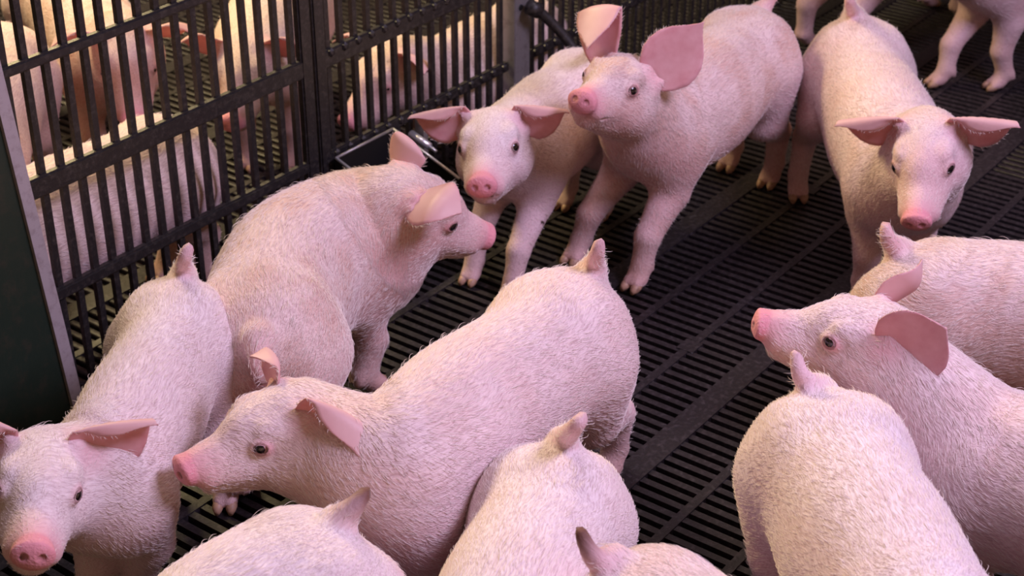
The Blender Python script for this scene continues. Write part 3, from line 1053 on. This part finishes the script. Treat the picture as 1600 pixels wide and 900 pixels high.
        # a few long bristles along the back and neck
        lng = (rest[Tt[pick, 0], 2] > .06) & (rng.random(hairs) < .05)
        ln_ = np.where(lng, ln_ * 1.5, ln_) * k
        lift = np.where(lng, .32, .16) * rng.uniform(.5, 1.3, hairs)
        K = 4
        tt = np.linspace(0, 1, K)
        pts = root_p[:, None] + g[:, None] * (ln_[:, None] * tt[None])[..., None] + n_[:, None] * ((lift * ln_)[:, None] * (np.sin(tt * 2.2) / 1.2)[None])[..., None] - n_[:, None] * .0006
        # ears: short hairs along the rim and back
        allp = [pts.reshape(-1, 3)]
        nh = hairs
        for sheet in earsheets:
            m = 130
            ri = rng.integers(2, sheet.shape[0] - 1, m); ci = np.where(rng.random(m) < .5, 0, sheet.shape[1] - 1)
            b0 = sheet[ri, ci]; inn = sheet[ri, np.where(ci == 0, 3, sheet.shape[1] - 4)]
            dr = b0 - inn; dr /= np.linalg.norm(dr, axis=1)[:, None] + 1e-9
            al = sheet[np.minimum(ri + 1, sheet.shape[0] - 1), ci] - b0; al /= np.linalg.norm(al, axis=1)[:, None] + 1e-9
            dr = dr * .5 + al * .8 + rng.normal(0, .25, (m, 3))
            l2 = rng.uniform(.004, .009, m) * k
            allp.append((b0[:, None] + dr[:, None] * (l2[:, None] * tt[None])[..., None]).reshape(-1, 3)); nh += m
        allp = np.concatenate(allp) - base
        cu = bpy.data.hair_curves.new('bristles')
        cu.add_curves([K] * nh)
        cu.points.foreach_set('position', allp.astype(np.float32).ravel())
        rad = np.tile(np.array([.00022, .00020, .00015, .00005], np.float32), nh)
        ra = cu.attributes.get('radius') or cu.attributes.new('radius', 'FLOAT', 'POINT')
        ra.data.foreach_set('value', rad)
        cu.materials.append(M_HAIR)
        ho = bpy.data.objects.new('bristles', cu); link(ho, root); ho['kind'] = 'stuff'
    return root




def E(kind, **kw):
    d = default_ear(kind); d.update(kw); return d


ONLY = None
t1 = time.time()


def headS(Q, px, py, zh, k):
    """snout point on the sight line of a pixel at head-length from the poll, near height zh"""
    Q = np.asarray(Q); L = .1957 * k
    d = fwd * FOC + right * (px - 800) - upc * (py - 450)
    d = np.array(d) / d.length; C0 = np.array((0, 0, H))
    tm = (Q - C0) @ d; dm = np.linalg.norm(C0 + d * tm - Q)
    if dm >= L: return C0 + d * tm
    s = math.sqrt(L * L - dm * dm)
    c = [C0 + d * (tm - s), C0 + d * (tm + s)]
    return min(c, key=lambda p: abs(p[2] - zh))


def head(q, s, k=1.0, roll=0, **kw):
    Q = at(*q)
    return dict(Q=Q, S=headS(Q, s[0], s[1], s[2], k), k=k, roll=roll, **kw)


# the long pig in the centre
make_pig('pig', 'long pink pig in the centre in profile, snout to the left, tail up',
    [at(912, 420, .36), at(832, 475, .372), at(728, 540, .372), at(608, 625, .365)],
    dict(O=(1.1012, 1.1568, 0.3055), x=(-0.9405, 0.3296, 0.0828), z=(0.0677, -0.0570, 0.9961), k=0.850),
    feet=[(1.12, .99), (1.20, 1.10), (1.612, 1.024), (1.50, 1.12)],
    ears=(dict(dir=(-.50, .75, .42), face=(.72, .50, -.25), L=.135, W=.052, cup=1.0, folds=[(.34, 115, 38, .18)]), dict(dir=(-.10, .25, .95), face=(.9, .2, .1), L=.078, W=.042, cup=1.2, folds=[(.45, 100, 10, .2)])), tail=[at(932, 400, .395), at(937, 378, .42)], hairs=16000)
# bottom left pig facing the camera
make_pig('pig', 'white pig at the lower left facing the camera, folded ear, tail against the fence side',
    [at(280, 428, .342), at(250, 480, .358), at(200, 560, .362), at(145, 640, .355)],
    dict(O=(0.8634, 1.2995, 0.3067), x=(-0.6233, -0.7625, 0.1736), z=(0.2838, -0.0137, 0.9588), k=0.910),
    feet=[at(228, 950, 0), None, None, None],
    ears=(E('flop', dir=(.05, .78, .62), face=(.9, .2, -.2), L=.104, folds=[(.36, 140, 56, .2)]), E('flop', dir=(.05, .78, .62))), tail=[at(288, 405, .39), at(296, 384, .41)], mat=M_SKIN_W, hairs=15000, k=.82, wide=.80)
# rump to the camera, nosing at the trough
make_pig('pig', 'tan-backed pig with its rump to the camera and its head turned right at the trough',
    [at(405, 495, .315), at(412, 395, .345), at(455, 315, .358), at(555, 266, .355)],
    dict(O=(1.6371, 1.4063, 0.2982), x=(0.7938, -0.4707, -0.3851), z=(0.2107, -0.3812, 0.9002), k=0.964),
    feet=[(1.60, 1.52), (1.56, 1.44), None, None],
    ears=(dict(dir=(-.15, .35, .9), face=(.8, .5, 0), L=.080, W=.036, cup=1.2, folds=[(.40, 120, 20, .2)]), dict(dir=(.20, .62, .62), face=(.60, -.1, -.75), L=.092, W=.045, cup=1.2, round=1, folds=[(.45, 60, 0, .3)], root=(-.026, .046, .044))), tail='down', mat=M_SKIN_B, hairs=16000, wide=1.0, k=.97, pinkrump=(None, .020, .65))
# small pig facing the camera behind
make_pig('pig', 'smaller pig facing the camera between the trough and the pig looking up',
    [at(930, 78, .31), at(900, 92, .32), at(860, 115, .32), at(815, 150, .315)],
    dict(O=(1.8933, 1.4495, 0.2938), x=(-0.8653, -0.4901, 0.1050), z=(0.0446, 0.1333, 0.9901), k=0.944),
    feet=[(1.929, 1.437), (1.942, 1.53), None, None],
    ears=(E('flop', L=.088, W=.044), E('flop', L=.098, W=.046)), tail=[at(940, 60, .39), at(944, 40, .41)], k=.80, mat=M_SKIN_W, hairs=9000)
# looks up
make_pig('pig', 'pig at top centre with raised head and big upright ears looking up at the camera',
    [at(1183, 12, .36), at(1152, 28, .37), at(1100, 62, .375), at(1030, 100, .37)],
    dict(O=(2.0455, 1.3133, 0.3710), x=(-0.9150, -0.1568, 0.3716), z=(0.3850, -0.0650, 0.9206), k=0.933),
    feet=[(2.095, 1.287), (2.108, 1.423), (2.583, 1.30), (2.60, 1.40)],
    ears=(dict(dir=(-.15, .42, .98), face=(.85, .30, -.1), L=.125, W=.054, cup=1.2, folds=[]), dict(dir=(-.10, .38, .95), face=(.85, .15, 0), L=.190, W=.046, cup=1.1, round=1, folds=[(.44, 155, 0, .12)])), tail=[at(1215, -10, .38)], mat=M_SKIN_B, hairs=13000)
# facing the camera on the right
make_pig('pig', 'pig at the upper right facing the camera, head lowered over another pig',
    [at(1340, 22, .33), at(1358, 60, .34), at(1392, 120, .345), at(1426, 175, .34)],
    dict(O=(2.2508, 0.8686, 0.3107), x=(-0.8937, -0.2986, -0.3349), z=(-0.3654, 0.0512, 0.9294), k=0.930),
    feet=[None, (2.273, .957), None, (2.563, 1.234)],
    ears=(E('flop'), E('flop')), tail=[at(1328, 5, .39), at(1330, -12, .41)], hairs=12000)
# right edge rump
make_pig('pig', 'muddy-rumped pig at the right edge under the facing pig, curled tail',
    [at(1430, 392, .335), at(1480, 385, .355), at(1590, 388, .36), at(1720, 418, .36)],
    head((1820, 460, .35), (1950, 560, .2), .92), grime=[(1.88, .83, .22, .09, .9)],
    ears=(None, None), tail=[at(1388, 375, .36), at(1383, 350, .38)], mat=M_SKIN_B, hairs=12000, refine_head=False)
# raised head at the right
make_pig('pig', 'pig at the right with its snout raised and turned left, round pink ear',
    [at(1900, 760, .325), at(1800, 700, .34), at(1670, 645, .345), at(1545, 605, .345)],
    dict(O=(1.6070, 0.6700, 0.3556), x=(-0.4811, 0.8341, 0.2699), z=(0.0651, -0.2730, 0.9598), k=0.855),
    ears=(dict(dir=(-.58, .32, .95), face=(.22, .98, .02), L=.090, W=.058, cup=1.2, round=1, folds=[], root=(-.030, .048, .034)), dict(dir=(-.60, .25, .80), face=(.4, .9, .2), L=.09, W=.032, cup=1.5, folds=[(.5, 50, 0, .3)])), tail=None, hairs=14000)
# bottom right rump
make_pig('pig', 'cream pig at the bottom right seen from behind with a thin upright tail',
    [at(1290, 612, .35), at(1322, 655, .37), at(1378, 745, .375), at(1455, 880, .375)],
    head((1520, 990, .37), (1560, 1150, .2), .92),
    ears=(None, None), tail=[at(1252, 588, .375), at(1243, 553, .40)], mat=M_SKIN_W, hairs=16000, refine_head=False)
# bottom centre rump
make_pig('pig', 'white pig at the bottom centre seen from behind, tail leaning right',
    [at(872, 694, .305), at(850, 744, .32), at(805, 840, .33), at(745, 980, .33)],
    head((700, 1080, .37), (620, 1200, .2), .92),
    ears=(None, None), tail=[at(898, 668, .37), at(912, 650, .385)], mat=M_SKIN_W, hairs=15000, refine_head=False, k=.84)
# bottom left rump
make_pig('pig', 'white pig at the bottom left below the long pig, dark dirty tail tip',
    [at(505, 822, .345), at(455, 828, .36), at(375, 860, .365), at(285, 930, .365)],
    head((220, 1080, .37), (120, 1180, .2), .92, tipbrown=1.0),
    ears=(None, None), tail=[at(552, 792, .36), at(572, 768, .37)], mat=M_SKIN_W, hairs=14000, refine_head=False)
# lowest pig
make_pig('pig', 'pig at the very bottom centre, only the back and brown-tipped tail showing',
    [at(982, 884, .375), at(1030, 892, .39), at(1110, 935, .395), at(1200, 1010, .395)],
    head((1260, 1100, .37), (1330, 1200, .2), .92, tipbrown=1.0),
    ears=(None, None), tail=[at(928, 872, .385), at(905, 828, .41)], hairs=11000, refine_head=False, k=.84)
# front legs at the top right
make_pig('pig', 'pig cut off by the top right corner, two front legs and chest showing',
    [(3.70, .84, .36), (3.58, .94, .375), (3.44, 1.08, .38), (3.29, 1.19, .38)],
    dict(Q=(3.20, 1.30, .42), S=(3.06, 1.38, .36), k=.92),
    feet=[(3.290, 1.125), (3.232, 1.235), None, None],
    ears=('fold', 'fold'), hairs=5000, refine_head=False)
# leg at the top
make_pig('pig', 'pig at the top edge of which only a leg and hoof show beside a tail',
    [(3.26, 1.52, .36), (3.40, 1.50, .375), (3.55, 1.46, .38), (3.66, 1.42, .38)],
    dict(Q=(3.82, 1.40, .36), S=(3.95, 1.36, .22), k=.92),
    feet=[None, None, (3.259, 1.585), (3.22, 1.45)],
    ears=(None, None), hairs=2000, refine_head=False)

# ------------------------------------------------------------------ pigs beyond the fence
make_pig('pig', 'pig beyond the fence standing nearest along the bars at the left, below the brown face',
    [(1.66, 1.92, .30), (1.56, 1.92, .315), (1.42, 1.92, .32), (1.27, 1.925, .315)],
    dict(Q=(1.13, 1.95, .30), S=(.98, 1.97, .20), k=.92), ears=('side', 'side'), hairs=5000, refine_head=False, mat=M_SKIN_Y, k=.86)
make_pig('pig', 'pig beyond the fence at the far left edge, orange-lit ear near the grey edge strip',
    [(1.68, 2.40, .35), (1.61, 2.34, .365), (1.53, 2.27, .37), (1.44, 2.20, .36)],
    dict(Q=(1.37, 2.12, .36), S=(1.23, 2.06, .24), k=.92), ears=('side', 'side'), hairs=4000, refine_head=False, mat=M_SKIN_Y)
make_pig('pig', 'pig beyond the fence facing the bars with a shaded brown face',
    [(2.03, 2.72, .33), (1.99, 2.61, .345), (1.93, 2.47, .35), (1.86, 2.33, .35)],
    dict(Q=(1.79, 2.19, .36), S=(1.72, 2.11, .22), k=.96), ears=('side', 'side'), hairs=4000, refine_head=False, mat=M_SKIN_B)  # tan skin stands for the brown shade over the face
make_pig('pig', 'pig beyond the fence with its snout low against the bars left of the panel joint',
    [(2.38, 2.36, .33), (2.29, 2.28, .345), (2.17, 2.20, .35), (2.05, 2.12, .35)],
    dict(Q=(1.90, 2.00, .35), S=(1.78, 1.93, .24), k=.92), ears=('side', 'side'), hairs=4000, refine_head=False, mat=M_SKIN_Y)
make_pig('pig', 'pig beyond the fence lying broadside behind the right panel',
    [(2.66, 1.908, .225), (2.56, 1.908, .235), (2.46, 1.908, .24), (2.33, 1.908, .24)],
    dict(Q=(2.19, 1.92, .26), S=(2.07, 1.93, .14), k=.92), ears=('side', 'side'), hairs=4000, refine_head=False, mat=M_SKIN_Y, legs=(0, 0, 0, 0), wide=.85)
